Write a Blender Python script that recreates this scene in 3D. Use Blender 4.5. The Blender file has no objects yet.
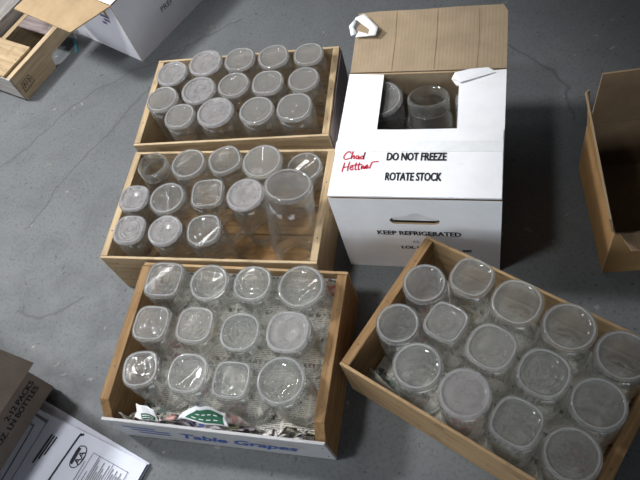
import bpy, bmesh, math, random
from mathutils import Vector, Matrix, noise
random.seed(11)
PI = math.pi
SC = bpy.context.scene
COL = SC.collection

# ------------------------------------------------------------------ materials
def new_mat(name):
    m = bpy.data.materials.new(name); m.use_nodes = True
    nt = m.node_tree
    for n in list(nt.nodes): nt.nodes.remove(n)
    out = nt.nodes.new('ShaderNodeOutputMaterial')
    return m, nt, out

def N(nt, typ, **kw):
    n = nt.nodes.new(typ)
    for k, v in kw.items():
        if k in n.inputs.keys() if isinstance(k, str) else False:
            n.inputs[k].default_value = v
        else:
            setattr(n, k, v)
    return n

def L(nt, a, b): nt.links.new(a, b)

def math_node(nt, op, a, b=None, c=None, clamp=False):
    n = nt.nodes.new('ShaderNodeMath'); n.operation = op; n.use_clamp = clamp
    for i, v in enumerate((a, b, c)):
        if v is None: continue
        if hasattr(v, 'links'): L(nt, v, n.inputs[i])
        else: n.inputs[i].default_value = v
    return n.outputs[0]

def ramp(nt, fac, stops):
    r = nt.nodes.new('ShaderNodeValToRGB')
    els = r.color_ramp.elements
    while len(els) < len(stops): els.new(0.5)
    for e, (p, c) in zip(els, stops):
        e.position = p; e.color = (*c, 1) if len(c) == 3 else c
    L(nt, fac, r.inputs[0])
    return r.outputs[0]

def coords(nt, scale=(1, 1, 1), kind='Object', loc=(0, 0, 0)):
    tc = nt.nodes.new('ShaderNodeTexCoord'); mp = nt.nodes.new('ShaderNodeMapping')
    mp.inputs['Scale'].default_value = scale; mp.inputs['Location'].default_value = loc
    L(nt, tc.outputs[kind], mp.inputs[0])
    return mp.outputs[0]

def noise_tex(nt, vec, scale, detail=4, rough=.55, dist=0):
    n = nt.nodes.new('ShaderNodeTexNoise')
    n.inputs['Scale'].default_value = scale; n.inputs['Detail'].default_value = detail
    n.inputs['Roughness'].default_value = rough; n.inputs['Distortion'].default_value = dist
    L(nt, vec, n.inputs['Vector'])
    return n.outputs['Fac']

def mixc(nt, fac, a, b, mode='MIX'):
    n = nt.nodes.new('ShaderNodeMix'); n.data_type = 'RGBA'; n.blend_type = mode
    for sock, v in ((n.inputs[0], fac), (n.inputs[6], a), (n.inputs[7], b)):
        if hasattr(v, 'links'): L(nt, v, sock)
        elif isinstance(v, (int, float)): sock.default_value = v
        else: sock.default_value = (*v, 1) if len(v) == 3 else v
    return n.outputs[2]

def principled(nt, out, color, rough=.6, spec=.3, bump=None, bump_d=.002, bump_s=.4):
    p = nt.nodes.new('ShaderNodeBsdfPrincipled')
    if hasattr(color, 'links'): L(nt, color, p.inputs['Base Color'])
    else: p.inputs['Base Color'].default_value = (*color, 1)
    if hasattr(rough, 'links'): L(nt, rough, p.inputs['Roughness'])
    else: p.inputs['Roughness'].default_value = rough
    p.inputs['Specular IOR Level'].default_value = spec
    if bump is not None:
        b = nt.nodes.new('ShaderNodeBump'); b.inputs['Distance'].default_value = bump_d
        b.inputs['Strength'].default_value = bump_s
        L(nt, bump, b.inputs['Height']); L(nt, b.outputs[0], p.inputs['Normal'])
    L(nt, p.outputs[0], out.inputs[0])
    return p

def flat_mat(name, c, rough=.6, spec=.2, var=.06, sc=60):
    m, nt, out = new_mat(name)
    v = coords(nt)
    f = noise_tex(nt, v, sc, 4)
    lo = tuple(max(0, x * (1 - var)) for x in c); hi = tuple(x * (1 + var) for x in c)
    principled(nt, out, ramp(nt, f, [(.3, lo), (.7, hi)]), rough, spec)
    return m

def wood_mat(name, dark, mid, light, grain='x', stain=.35, stain_c=(.05, .035, .025)):
    m, nt, out = new_mat(name)
    s = {'x': (5, 70, 70), 'y': (70, 5, 70), 'z': (70, 70, 5)}[grain]
    info = nt.nodes.new('ShaderNodeObjectInfo')
    tc = nt.nodes.new('ShaderNodeTexCoord')
    add = nt.nodes.new('ShaderNodeVectorMath'); add.operation = 'MULTIPLY_ADD'
    comb = nt.nodes.new('ShaderNodeCombineXYZ')
    for i in range(3): L(nt, info.outputs['Random'], comb.inputs[i])
    L(nt, comb.outputs[0], add.inputs[0]); add.inputs[1].default_value = (7, 13, 5)
    L(nt, tc.outputs['Object'], add.inputs[2])
    mp = nt.nodes.new('ShaderNodeMapping'); mp.inputs['Scale'].default_value = s
    L(nt, add.outputs[0], mp.inputs[0])
    g = noise_tex(nt, mp.outputs[0], 1.6, 6, .6, .6)
    base = ramp(nt, g, [(.28, dark), (.5, mid), (.75, light)])
    st = noise_tex(nt, add.outputs[0], 14, 5, .65)
    stf = ramp(nt, st, [(.56, (0, 0, 0)), (.74, (stain, stain, stain))])
    col = mixc(nt, stf, base, stain_c)
    fine = noise_tex(nt, mp.outputs[0], 5, 3)
    principled(nt, out, col, .72, .2, fine, .001, .5)
    return m

def cardboard_mat(name, c, var=.12, ribs=True, axis=0):
    m, nt, out = new_mat(name)
    v = coords(nt)
    f = noise_tex(nt, v, 22, 5, .6)
    lo = tuple(x * (1 - var) for x in c); hi = tuple(x * (1 + var) for x in c)
    col = ramp(nt, f, [(.3, lo), (.7, hi)])
    w = nt.nodes.new('ShaderNodeTexWave'); w.bands_direction = 'XYZ'[axis]
    w.inputs['Scale'].default_value = 42; w.inputs['Distortion'].default_value = .6
    L(nt, v, w.inputs['Vector'])
    if ribs: col = mixc(nt, math_node(nt, 'MULTIPLY', w.outputs['Fac'], .14), col, tuple(x * .8 for x in c))
    principled(nt, out, col, .8, .12, w.outputs['Fac'], .0006, .25)
    return m

def paperboard_mat(name, c):
    m, nt, out = new_mat(name)
    v = coords(nt)
    f = noise_tex(nt, v, 9, 6, .65)
    col = ramp(nt, f, [(.3, tuple(x * .9 for x in c)), (.62, c)])
    sm = noise_tex(nt, coords(nt, (1, 3, 3)), 16, 5, .7)
    smf = ramp(nt, sm, [(.62, (0, 0, 0)), (.8, (.28, .28, .28))])
    col = mixc(nt, smf, col, (.36, .34, .32))
    principled(nt, out, col, .5, .3, f, .002, .15)
    return m

def newspaper_mat(name, tint=(.80, .77, .69), colour=.5, ink=.55, seed=0.0):
    m, nt, out = new_mat(name)
    tc = nt.nodes.new('ShaderNodeTexCoord')
    mp = nt.nodes.new('ShaderNodeMapping'); mp.inputs['Location'].default_value = (seed, seed * .7, 0)
    L(nt, tc.outputs['UV'], mp.inputs[0])
    sep = nt.nodes.new('ShaderNodeSeparateXYZ'); L(nt, mp.outputs[0], sep.inputs[0])
    u, w = sep.outputs[0], sep.outputs[1]          # metres
    line = math_node(nt, 'FRACT', math_node(nt, 'MULTIPLY', w, 260))
    linem = math_node(nt, 'GREATER_THAN', line, .45)
    wn = noise_tex(nt, coords_uv(nt, mp.outputs[0], (650, 260, 1)), 1, 1)
    words = math_node(nt, 'GREATER_THAN', wn, .47)
    colf = math_node(nt, 'FRACT', math_node(nt, 'MULTIPLY', u, 20))
    colm = math_node(nt, 'GREATER_THAN', colf, .1)
    txt = math_node(nt, 'MULTIPLY', math_node(nt, 'MULTIPLY', linem, words), colm)
    base = mixc(nt, math_node(nt, 'MULTIPLY', txt, ink), tint, (.06, .06, .07))
    # headlines
    hn = noise_tex(nt, coords_uv(nt, mp.outputs[0], (120, 55, 1)), 1, 2)
    hl = math_node(nt, 'GREATER_THAN', math_node(nt, 'FRACT', math_node(nt, 'MULTIPLY', w, 19)), .84)
    hm = math_node(nt, 'MULTIPLY', hl, math_node(nt, 'GREATER_THAN', hn, .5))
    base = mixc(nt, math_node(nt, 'MULTIPLY', hm, .8), base, (.05, .05, .06))
    # printed pictures
    vo = nt.nodes.new('ShaderNodeTexVoronoi'); vo.distance = 'CHEBYCHEV'
    vo.inputs['Scale'].default_value = 13; L(nt, mp.outputs[0], vo.inputs['Vector'])
    sp = nt.nodes.new('ShaderNodeSeparateColor'); L(nt, vo.outputs['Color'], sp.inputs[0])
    pm = math_node(nt, 'LESS_THAN', sp.outputs[0], colour)
    inner = math_node(nt, 'LESS_THAN', vo.outputs['Distance'], .33)
    pm = math_node(nt, 'MULTIPLY', pm, inner)
    pn = noise_tex(nt, coords_uv(nt, mp.outputs[0], (90, 90, 1)), 1, 4)
    hue = ramp(nt, math_node(nt, 'ADD', math_node(nt, 'MULTIPLY', sp.outputs[1], .75), math_node(nt, 'MULTIPLY', pn, .25)),
               [(.16, (.42, .03, .06)), (.3, (.62, .28, .16)), (.42, (.07, .12, .40)), (.55, (.30, .34, .10)), (.68, (.55, .06, .10)), (.8, (.13, .13, .15)), (.95, (.05, .24, .11))])
    pic = mixc(nt, math_node(nt, 'GREATER_THAN', pn, .5), hue, (.5, .47, .42))
    base = mixc(nt, math_node(nt, 'MULTIPLY', pm, .9), base, pic)
    principled(nt, out, base, .8, .1)
    return m

def coords_uv(nt, vec, scale):
    mp = nt.nodes.new('ShaderNodeMapping'); mp.inputs['Scale'].default_value = scale
    L(nt, vec, mp.inputs[0]); return mp.outputs[0]

def schlick(nt, f0=.045, power=5.0):
    lw = nt.nodes.new('ShaderNodeLayerWeight'); lw.inputs['Blend'].default_value = .5
    p = math_node(nt, 'POWER', lw.outputs['Facing'], power)
    return math_node(nt, 'MULTIPLY_ADD', p, 1 - f0, f0)

def glass_wall_mat(name, tint, dust, dust_c=(.62, .62, .6), rough=.04, noise_s=30):
    """thin clear glass: each wall surface lets light straight through and mirrors some of it; a film of dust lies on it"""
    m, nt, out = new_mat(name)
    tr = nt.nodes.new('ShaderNodeBsdfTransparent'); tr.inputs[0].default_value = (*tint, 1)
    gl = nt.nodes.new('ShaderNodeBsdfGlossy'); gl.inputs['Roughness'].default_value = rough
    v = coords(nt)
    b = nt.nodes.new('ShaderNodeBump'); b.inputs['Distance'].default_value = .0015; b.inputs['Strength'].default_value = .35
    L(nt, noise_tex(nt, v, 28, 2), b.inputs['Height']); L(nt, b.outputs[0], gl.inputs['Normal'])
    mx = nt.nodes.new('ShaderNodeMixShader'); L(nt, schlick(nt, .05, 3.6), mx.inputs[0])
    L(nt, tr.outputs[0], mx.inputs[1]); L(nt, gl.outputs[0], mx.inputs[2])
    df = nt.nodes.new('ShaderNodeBsdfDiffuse'); df.inputs[0].default_value = (*dust_c, 1)
    tl = nt.nodes.new('ShaderNodeBsdfTranslucent'); tl.inputs[0].default_value = (*dust_c, 1)
    dm = nt.nodes.new('ShaderNodeMixShader'); dm.inputs[0].default_value = .4
    L(nt, df.outputs[0], dm.inputs[1]); L(nt, tl.outputs[0], dm.inputs[2])
    mx2 = nt.nodes.new('ShaderNodeMixShader')
    dn = ramp(nt, noise_tex(nt, v, noise_s, 5, .65), [(.3, (dust * .4,) * 3), (.75, (dust * 1.6,) * 3)])
    lw = nt.nodes.new('ShaderNodeLayerWeight'); lw.inputs['Blend'].default_value = .5      # a film looks denser where it is seen edge-on
    dn = math_node(nt, 'MULTIPLY', dn, math_node(nt, 'MULTIPLY_ADD', math_node(nt, 'POWER', lw.outputs['Facing'], 3.0), 3.0, .75), clamp=True)
    L(nt, dn, mx2.inputs[0]); L(nt, mx.outputs[0], mx2.inputs[1]); L(nt, dm.outputs[0], mx2.inputs[2])
    L(nt, mx2.outputs[0], out.inputs[0])
    return m

def glass_base_mat(name, tint, dust, dust_c=(.6, .6, .59), clear=.45, rough=.03):
    """thick pressed glass base: refracting, with a film of dust"""
    m, nt, out = new_mat(name)
    g = nt.nodes.new('ShaderNodeBsdfGlass'); g.inputs['IOR'].default_value = 1.5
    g.inputs['Roughness'].default_value = rough; g.inputs[0].default_value = (*tint, 1)
    tr = nt.nodes.new('ShaderNodeBsdfTransparent'); tr.inputs[0].default_value = (*tint, 1)
    mx = nt.nodes.new('ShaderNodeMixShader'); mx.inputs[0].default_value = clear
    L(nt, g.outputs[0], mx.inputs[1]); L(nt, tr.outputs[0], mx.inputs[2])
    df = nt.nodes.new('ShaderNodeBsdfDiffuse'); df.inputs[0].default_value = (*dust_c, 1)
    tl = nt.nodes.new('ShaderNodeBsdfTranslucent'); tl.inputs[0].default_value = (*dust_c, 1)
    dm = nt.nodes.new('ShaderNodeMixShader'); dm.inputs[0].default_value = .4
    L(nt, df.outputs[0], dm.inputs[1]); L(nt, tl.outputs[0], dm.inputs[2])
    v = coords(nt)
    dn = ramp(nt, noise_tex(nt, v, 70, 4, .6), [(.25, (dust * .8,) * 3), (.8, (min(1, dust * 1.2),) * 3)])
    mx2 = nt.nodes.new('ShaderNodeMixShader')
    L(nt, dn, mx2.inputs[0]); L(nt, mx.outputs[0], mx2.inputs[1]); L(nt, dm.outputs[0], mx2.inputs[2])
    L(nt, mx2.outputs[0], out.inputs[0])
    return m

def floor_mat():
    m, nt, out = new_mat('painted_concrete')
    v = coords(nt)
    big = noise_tex(nt, v, 2.2, 6, .6)
    base = ramp(nt, big, [(.3, (0.092, 0.098, 0.103)), (.5, (0.111, 0.117, 0.121)), (.72, (0.132, 0.138, 0.141))])
    med = noise_tex(nt, v, 11, 6, .7, .5)
    base = mixc(nt, ramp(nt, med, [(.5, (0, 0, 0)), (.75, (.5,) * 3)]), base, (0.078, 0.081, 0.084))
    fine = noise_tex(nt, v, 130, 4, .7)
    base = mixc(nt, ramp(nt, fine, [(.5, (0, 0, 0)), (.72, (.75,) * 3)]), base, (0.059, 0.061, 0.063))
    # brownish scuffs
    br = noise_tex(nt, coords(nt, (1, 1.6, 1), loc=(3, 1, 0)), 5, 5, .7, 1)
    base = mixc(nt, ramp(nt, br, [(.58, (0, 0, 0)), (.75, (.45,) * 3)]), base, (0.115, 0.107, 0.096))
    # pale chips of paint and straw
    vo = nt.nodes.new('ShaderNodeTexVoronoi'); vo.inputs['Scale'].default_value = 36
    wob = nt.nodes.new('ShaderNodeVectorMath'); wob.operation = 'MULTIPLY_ADD'
    nz = nt.nodes.new('ShaderNodeTexNoise'); nz.inputs['Scale'].default_value = 60; L(nt, v, nz.inputs['Vector'])
    L(nt, nz.outputs['Color'], wob.inputs[0]); wob.inputs[1].default_value = (.03, .03, .03); L(nt, v, wob.inputs[2])
    L(nt, wob.outputs[0], vo.inputs['Vector'])
    sp = nt.nodes.new('ShaderNodeSeparateColor'); L(nt, vo.outputs['Color'], sp.inputs[0])
    rare = math_node(nt, 'GREATER_THAN', sp.outputs[0], .86)
    size = math_node(nt, 'LESS_THAN', vo.outputs['Distance'], math_node(nt, 'MULTIPLY', sp.outputs[1], .17))
    base = mixc(nt, math_node(nt, 'MULTIPLY', math_node(nt, 'MULTIPLY', rare, size), .75), base, (0.244, 0.229, 0.192))
    vo2 = nt.nodes.new('ShaderNodeTexVoronoi'); vo2.inputs['Scale'].default_value = 70; L(nt, wob.outputs[0], vo2.inputs['Vector'])
    sp2 = nt.nodes.new('ShaderNodeSeparateColor'); L(nt, vo2.outputs['Color'], sp2.inputs[0])
    d2 = math_node(nt, 'MULTIPLY', math_node(nt, 'GREATER_THAN', sp2.outputs[0], .9), math_node(nt, 'LESS_THAN', vo2.outputs['Distance'], .22))
    base = mixc(nt, math_node(nt, 'MULTIPLY', d2, .6), base, (0.037, 0.037, 0.037))
    vo3 = nt.nodes.new('ShaderNodeTexVoronoi'); vo3.inputs['Scale'].default_value = 13
    mp3 = nt.nodes.new('ShaderNodeMapping'); mp3.inputs['Rotation'].default_value = (0, 0, .7); mp3.inputs['Scale'].default_value = (1, 3.6, 1); L(nt, wob.outputs[0], mp3.inputs[0]); L(nt, mp3.outputs[0], vo3.inputs['Vector'])
    sp3 = nt.nodes.new('ShaderNodeSeparateColor'); L(nt, vo3.outputs['Color'], sp3.inputs[0])
    d3 = math_node(nt, 'MULTIPLY', math_node(nt, 'GREATER_THAN', sp3.outputs[0], .80), math_node(nt, 'LESS_THAN', vo3.outputs['Distance'], math_node(nt, 'MULTIPLY', sp3.outputs[1], .16)))
    base = mixc(nt, math_node(nt, 'MULTIPLY', d3, .5), base, (0.252, 0.237, 0.192))
    # cracks: distance to wobbling segments
    nz2 = nt.nodes.new('ShaderNodeTexNoise'); nz2.inputs['Scale'].default_value = 14; nz2.inputs['Detail'].default_value = 5; L(nt, v, nz2.inputs['Vector'])
    wv = nt.nodes.new('ShaderNodeVectorMath'); wv.operation = 'MULTIPLY_ADD'
    L(nt, nz2.outputs['Color'], wv.inputs[0]); wv.inputs[1].default_value = (.055, .055, 0); L(nt, v, wv.inputs[2])
    sx = nt.nodes.new('ShaderNodeSeparateXYZ'); L(nt, wv.outputs[0], sx.inputs[0])
    px, py = sx.outputs[0], sx.outputs[1]
    off = .0275
    def seg(a, b):
        ax, ay = a[0] + off, a[1] + off; bx_, by_ = b[0] - a[0], b[1] - a[1]
        ll = bx_ * bx_ + by_ * by_
        dx = math_node(nt, 'SUBTRACT', px, ax); dy = math_node(nt, 'SUBTRACT', py, ay)
        h = math_node(nt, 'ADD', math_node(nt, 'MULTIPLY', dx, bx_ / ll), math_node(nt, 'MULTIPLY', dy, by_ / ll), clamp=True)
        ex = math_node(nt, 'SUBTRACT', dx, math_node(nt, 'MULTIPLY', h, bx_)); ey = math_node(nt, 'SUBTRACT', dy, math_node(nt, 'MULTIPLY', h, by_))
        return math_node(nt, 'SQRT', math_node(nt, 'ADD', math_node(nt, 'MULTIPLY', ex, ex), math_node(nt, 'MULTIPLY', ey, ey)))
    pts = [[(.029, 1.672), (-.136, 1.654), (-.364, 1.636), (-.512, 1.602), (-.678, 1.512), (-.9, 1.40)],
           [(.4, 1.26), (.644, 1.173), (.697, 1.041), (.695, .985), (.656, .889)],
           [(-.136, 1.654), (-.35, 1.50), (-.56, 1.35), (-.7, 1.22)],
           [(-.75, .98), (-.66, .93), (-.58, .95)], [(.35, 1.12), (.5, 1.16), (.62, 1.2)]]
    dist = None
    for pl in pts:
        for a, b in zip(pl, pl[1:]):
            d = seg(a, b)
            dist = d if dist is None else math_node(nt, 'MINIMUM', dist, d)
    cr = math_node(nt, 'SUBTRACT', 1.0, math_node(nt, 'DIVIDE', dist, .0055), clamp=True)
    base = mixc(nt, math_node(nt, 'MULTIPLY', cr, .62), base, (0.059, 0.059, 0.059))
    hgt = math_node(nt, 'SUBTRACT', math_node(nt, 'MULTIPLY', fine, .4), cr)
    principled(nt, out, base, ramp(nt, med, [(.3, (.5,) * 3), (.7, (.7,) * 3)]), .25, hgt, .002, .3)
    return m

M = {}
M['floor'] = floor_mat()
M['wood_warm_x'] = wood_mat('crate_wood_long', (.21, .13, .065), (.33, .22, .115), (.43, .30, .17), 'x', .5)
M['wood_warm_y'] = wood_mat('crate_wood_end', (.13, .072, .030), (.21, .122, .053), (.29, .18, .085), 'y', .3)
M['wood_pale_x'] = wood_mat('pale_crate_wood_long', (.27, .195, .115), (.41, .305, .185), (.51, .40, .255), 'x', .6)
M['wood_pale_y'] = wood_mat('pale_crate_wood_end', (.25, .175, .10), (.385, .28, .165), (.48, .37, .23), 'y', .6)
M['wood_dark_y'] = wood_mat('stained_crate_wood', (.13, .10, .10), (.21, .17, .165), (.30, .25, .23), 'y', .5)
M['wood_floor_x'] = wood_mat('crate_bottom_wood', (.17, .09, .036), (.27, .15, .06), (.35, .21, .09), 'x', .7)
M['wood_grey_x'] = wood_mat('weathered_grey_wood', (.20, .18, .165), (.33, .305, .285), (.44, .41, .385), 'x', .4)
M['wood_grey_y'] = wood_mat('weathered_grey_wood_end', (.20, .18, .165), (.33, .305, .285), (.44, .41, .385), 'y', .4)
M['wood_white'] = wood_mat('whitewashed_slat', (.30, .295, .29), (.39, .385, .39), (.44, .435, .44), 'x', .45, (.22, .15, .09))
M['nail'] = flat_mat('dark_nail', (.06, .05, .045), .5, .4)
M['white_board'] = paperboard_mat('white_carton_board', (.88, .88, .90))
M['lilac_board'] = paperboard_mat('bluish_white_carton_board', (.84, .83, .89))
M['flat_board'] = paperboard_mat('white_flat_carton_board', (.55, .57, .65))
M['tan'] = cardboard_mat('tan_cardboard', (.33, .25, .165))
M['tan_flap'] = cardboard_mat('tan_cardboard_flap', (.35, .25, .145), ribs=False)
M['brown'] = cardboard_mat('brown_cardboard', (.225, .15, .09))
M['brown_drab'] = cardboard_mat('drab_brown_cardboard', (.19, .152, .125), ribs=False)
M['brown_flap'] = cardboard_mat('dull_brown_flap', (.17, .135, .11), ribs=False)
M['wood_tan_x'] = wood_mat('tan_crate_wood', (.34, .25, .15), (.46, .35, .22), (.55, .44, .29), 'x', .3)
M['brown_red'] = cardboard_mat('reddish_brown_cardboard', (.36, .21, .09), ribs=False)
M['flute'] = cardboard_mat('corrugated_edge', (.36, .26, .16))
M['ink'] = flat_mat('black_ink', (.025, .025, .03), .6, .2)
M['ink_grey'] = flat_mat('grey_ink', (.16, .16, .17), .6, .2)
M['ink_blue'] = flat_mat('blue_ink', (.05, .09, .30), .6, .2, .3)
M['ink_purple'] = flat_mat('purple_ink', (.16, .15, .28), .6, .2)
M['ink_red'] = flat_mat('red_marker', (.48, .02, .045), .5, .2)
M['ink_green'] = flat_mat('green_ink', (.03, .115, .065), .6, .2)
M['tape'] = flat_mat('clear_tape', (.80, .81, .82), .18, .5, .05)
M['paper_white'] = flat_mat('white_paper', (.74, .74, .75), .6, .2)
M['teal'] = flat_mat('teal_strap', (.05, .2, .24), .5, .3)
M['bolt'] = flat_mat('zinc_bolt', (.6, .62, .68), .3, .6)
M['news'] = newspaper_mat('newsprint', colour=.66, seed=.3, ink=.85)
M['news_grey'] = newspaper_mat('grey_newsprint', (.56, .53, .46), .26, .55, 1.7)
M['news_mauve'] = newspaper_mat('mauve_newsprint', (.40, .36, .38), .45, .7, 4.4)
M['news_colour'] = newspaper_mat('coloured_newsprint', (.58, .55, .52), .8, .6, 3.1)
M['glass'] = glass_wall_mat('clear_jar_glass', (.985, .99, .987), .026)
M['glass_dusty'] = glass_wall_mat('dusty_jar_glass', (.965, .965, .955), .05, (.58, .55, .5))
M['glass_hazy'] = glass_wall_mat('hazy_jar_glass', (.97, .975, .975), .07, (.76, .77, .77))
M['neck'] = glass_wall_mat('jar_neck_glass', (.97, .975, .97), .10)
M['base'] = glass_base_mat('clear_jar_base', (.985, .99, .987), .095, (.68, .68, .67), clear=.45, rough=.0)
M['base_dusty'] = glass_base_mat('dusty_jar_base', (.97, .97, .965), .24, (.56, .55, .53))
M['base_frost'] = glass_base_mat('frosted_jar_base', (.95, .95, .955), .42, (.50, .485, .485), rough=.12)
M['foot'] = glass_base_mat('painted_rim_light', (.97, .97, .97), .34, (.78, .78, .79), clear=.2, rough=.03)  # whitish film paints the bright refracted rim into the glass colour

# ------------------------------------------------------------------ builders
def link(o, parent=None):
    COL.objects.link(o)
    if parent is not None: o.parent = parent
    return o

def mesh_obj(name, verts, faces, mats, parent=None, fmat=None, smooth=False):
    me = bpy.data.meshes.new(name)
    me.from_pydata([tuple(v) for v in verts], [], faces)
    for m in (mats if isinstance(mats, (list, tuple)) else [mats]): me.materials.append(m)
    if fmat:
        for p, i in zip(me.polygons, fmat): p.material_index = i
    bm = bmesh.new(); bm.from_mesh(me); bmesh.ops.recalc_face_normals(bm, faces=bm.faces); bm.to_mesh(me); bm.free()
    if smooth:
        for p in me.polygons: p.use_smooth = True
    return link(bpy.data.objects.new(name, me), parent)

def thing(name, label, cat, loc=(0, 0, 0), rz=0.0, group=None):
    o = bpy.data.objects.new(name, None); o.empty_display_size = .05
    COL.objects.link(o); o.location = loc; o.rotation_euler = (0, 0, rz)
    tag(o, label, cat, group); return o

def tag(o, label, cat, group=None, kind=None):
    if label: o['label'] = label
    if cat: o['category'] = cat
    if group: o['group'] = group
    if kind: o['kind'] = kind
    return o

def box(name, lo, hi, mat, parent=None, bev=.0008, jitter=0):
    bm = bmesh.new()
    bmesh.ops.create_cube(bm, size=1)
    c = [(a + b) / 2 for a, b in zip(lo, hi)]; s = [b - a for a, b in zip(lo, hi)]
    for v in bm.verts:
        v.co = Vector((c[i] + v.co[i] * s[i] + random.uniform(-jitter, jitter) for i in range(3)))
    if bev: bmesh.ops.bevel(bm, geom=list(bm.edges), offset=min(bev, min(s) * .3), segments=1, affect='EDGES')
    me = bpy.data.meshes.new(name); bm.to_mesh(me); bm.free(); me.materials.append(mat)
    return link(bpy.data.objects.new(name, me), parent)

def prism(name, poly, axis, lo, hi, mat, parent=None, bev=.0008):
    """closed outline extruded along an axis; poly gives the two other coordinates"""
    bm = bmesh.new()
    def P(a, b, t): return Vector({'x': (t, a, b), 'y': (a, t, b), 'z': (a, b, t)}[axis])
    va = [bm.verts.new(P(a, b, lo)) for a, b in poly]; vb = [bm.verts.new(P(a, b, hi)) for a, b in poly]
    n = len(poly)
    bm.faces.new(va); bm.faces.new(vb[::-1])
    for i in range(n): bm.faces.new((va[i], va[(i + 1) % n], vb[(i + 1) % n], vb[i]))
    bmesh.ops.recalc_face_normals(bm, faces=bm.faces)
    if bev: bmesh.ops.bevel(bm, geom=list(bm.edges), offset=bev, segments=1, affect='EDGES')
    me = bpy.data.meshes.new(name); bm.to_mesh(me); bm.free(); me.materials.append(mat)
    return link(bpy.data.objects.new(name, me), parent)

def panel(name, pts, th, mat_out, mat_in, mat_edge, parent=None, sub=1, warp=0.0):
    """board with an outer face given by its outline (counter-clockwise from outside) and a thickness going inwards"""
    pts = [Vector(p) for p in pts]
    nrm = Vector((0, 0, 0))
    for i in range(len(pts)):
        nrm += pts[i].cross(pts[(i + 1) % len(pts)])
    nrm.normalize()
    n = len(pts)
    verts = pts + [p - nrm * th for p in pts]
    faces = [tuple(range(n)), tuple(range(2 * n - 1, n - 1, -1))] + [(i, i + n, (i + 1) % n + n, (i + 1) % n) for i in range(n)]
    fm = [0, 1] + [2] * n
    return mesh_obj(name, verts, faces, [mat_out, mat_in, mat_edge], parent, fm)

def holed_plate(name, outline, holes, th, mats, frame, parent=None):
    """plate with real holes; outlines in metres in the plate's plane; frame maps (x, y, z) to the parent's space"""
    cu = bpy.data.curves.new(name, 'CURVE'); cu.dimensions = '2D'; cu.fill_mode = 'BOTH'; cu.extrude = th / 2
    for pl in [outline] + holes:
        s = cu.splines.new('POLY'); s.points.add(len(pl) - 1); s.use_cyclic_u = True
        for p, q in zip(s.points, pl): p.co = (q[0], q[1], 0, 1)
    tmp = bpy.data.objects.new(name + '_tmp', cu); COL.objects.link(tmp)
    bpy.context.view_layer.update()
    me = bpy.data.meshes.new_from_object(tmp.evaluated_get(bpy.context.evaluated_depsgraph_get()))
    bpy.data.objects.remove(tmp); bpy.data.curves.remove(cu)
    me.materials.clear()
    for m in mats: me.materials.append(m)
    for p in me.polygons:
        p.material_index = 0 if p.normal.z > .5 else (1 if p.normal.z < -.5 else 2)
    for v in me.vertices: v.co = frame @ (v.co - Vector((0, 0, th / 2)))
    me.name = name
    return link(bpy.data.objects.new(name, me), parent)

def frame_of(origin, ud, vd):
    u = Vector(ud).normalized(); v = Vector(vd); v = (v - u * v.dot(u)).normalized(); n = u.cross(v)
    m = Matrix((u, v, n)).transposed().to_4x4(); m.translation = Vector(origin); return m

def lettering(name, s, origin, ud, vd, cap, mat, parent, width=None, bold=0.0, shear=0.0, lift=.0005, heavy=0.0):
    cu = bpy.data.curves.new(name, 'FONT'); cu.body = s; cu.size = 1; cu.offset = bold; cu.shear = shear; cu.resolution_u = 3
    tmp = bpy.data.objects.new(name + '_tmp', cu); COL.objects.link(tmp)
    bpy.context.view_layer.update()
    me = bpy.data.meshes.new_from_object(tmp.evaluated_get(bpy.context.evaluated_depsgraph_get()))
    bpy.data.objects.remove(tmp); bpy.data.curves.remove(cu)
    xs = [v.co.x for v in me.vertices]; x0, x1 = min(xs), max(xs)
    k = cap / .70; kx = (width / (x1 - x0)) if width else k
    f = frame_of(origin, ud, vd)
    for v in me.vertices: v.co = f @ Vector(((v.co.x - x0) * kx, v.co.y * k, lift))
    if heavy:                                              # heavier strokes: the outline repeated a hair to each side
        bm = bmesh.new()
        for dx, dy, dz in ((-1, 0, 0), (1, 0, .00002), (0, .6, .00004), (0, -.6, .00006), (0, 0, .00008)):
            k0 = len(bm.verts); bm.from_mesh(me); bm.verts.ensure_lookup_table()
            d = f.to_3x3() @ Vector((dx * heavy, dy * heavy, dz))
            for v in bm.verts[k0:]: v.co += d
        bm.to_mesh(me); bm.free()
    me.materials.clear(); me.materials.append(mat); me.name = name
    return link(bpy.data.objects.new(name, me), parent)

def strokes(name, lines, w, origin, ud, vd, mat, parent, lift=.0006):
    """pen lines as narrow ribbons lying on a surface"""
    f = frame_of(origin, ud, vd); V, F = [], []
    for ln in lines:
        pts = [Vector((x, y)) for x, y in ln]
        b = len(V)
        for i, p in enumerate(pts):
            d = (pts[min(i + 1, len(pts) - 1)] - pts[max(i - 1, 0)])
            d = d.normalized() if d.length else Vector((1, 0))
            q = Vector((-d.y, d.x)) * w / 2
            V += [f @ Vector((p.x + q.x, p.y + q.y, lift)), f @ Vector((p.x - q.x, p.y - q.y, lift))]
        for i in range(len(pts) - 1): F.append((b + 2 * i, b + 2 * i + 1, b + 2 * i + 3, b + 2 * i + 2))
    return mesh_obj(name, V, F, mat, parent)

def smooth_line(pts, n=6):
    out = []
    P = [Vector(p) for p in pts]
    for i in range(len(P) - 1):
        p0, p1, p2, p3 = P[max(i - 1, 0)], P[i], P[i + 1], P[min(i + 2, len(P) - 1)]
        for k in range(n):
            t = k / n
            out.append(tuple(.5 * ((2 * p1) + (p2 - p0) * t + (2 * p0 - 5 * p1 + 4 * p2 - p3) * t * t + (3 * p1 - p0 - 3 * p2 + p3) * t ** 3)))
    out.append(tuple(P[-1])); return out

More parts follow.
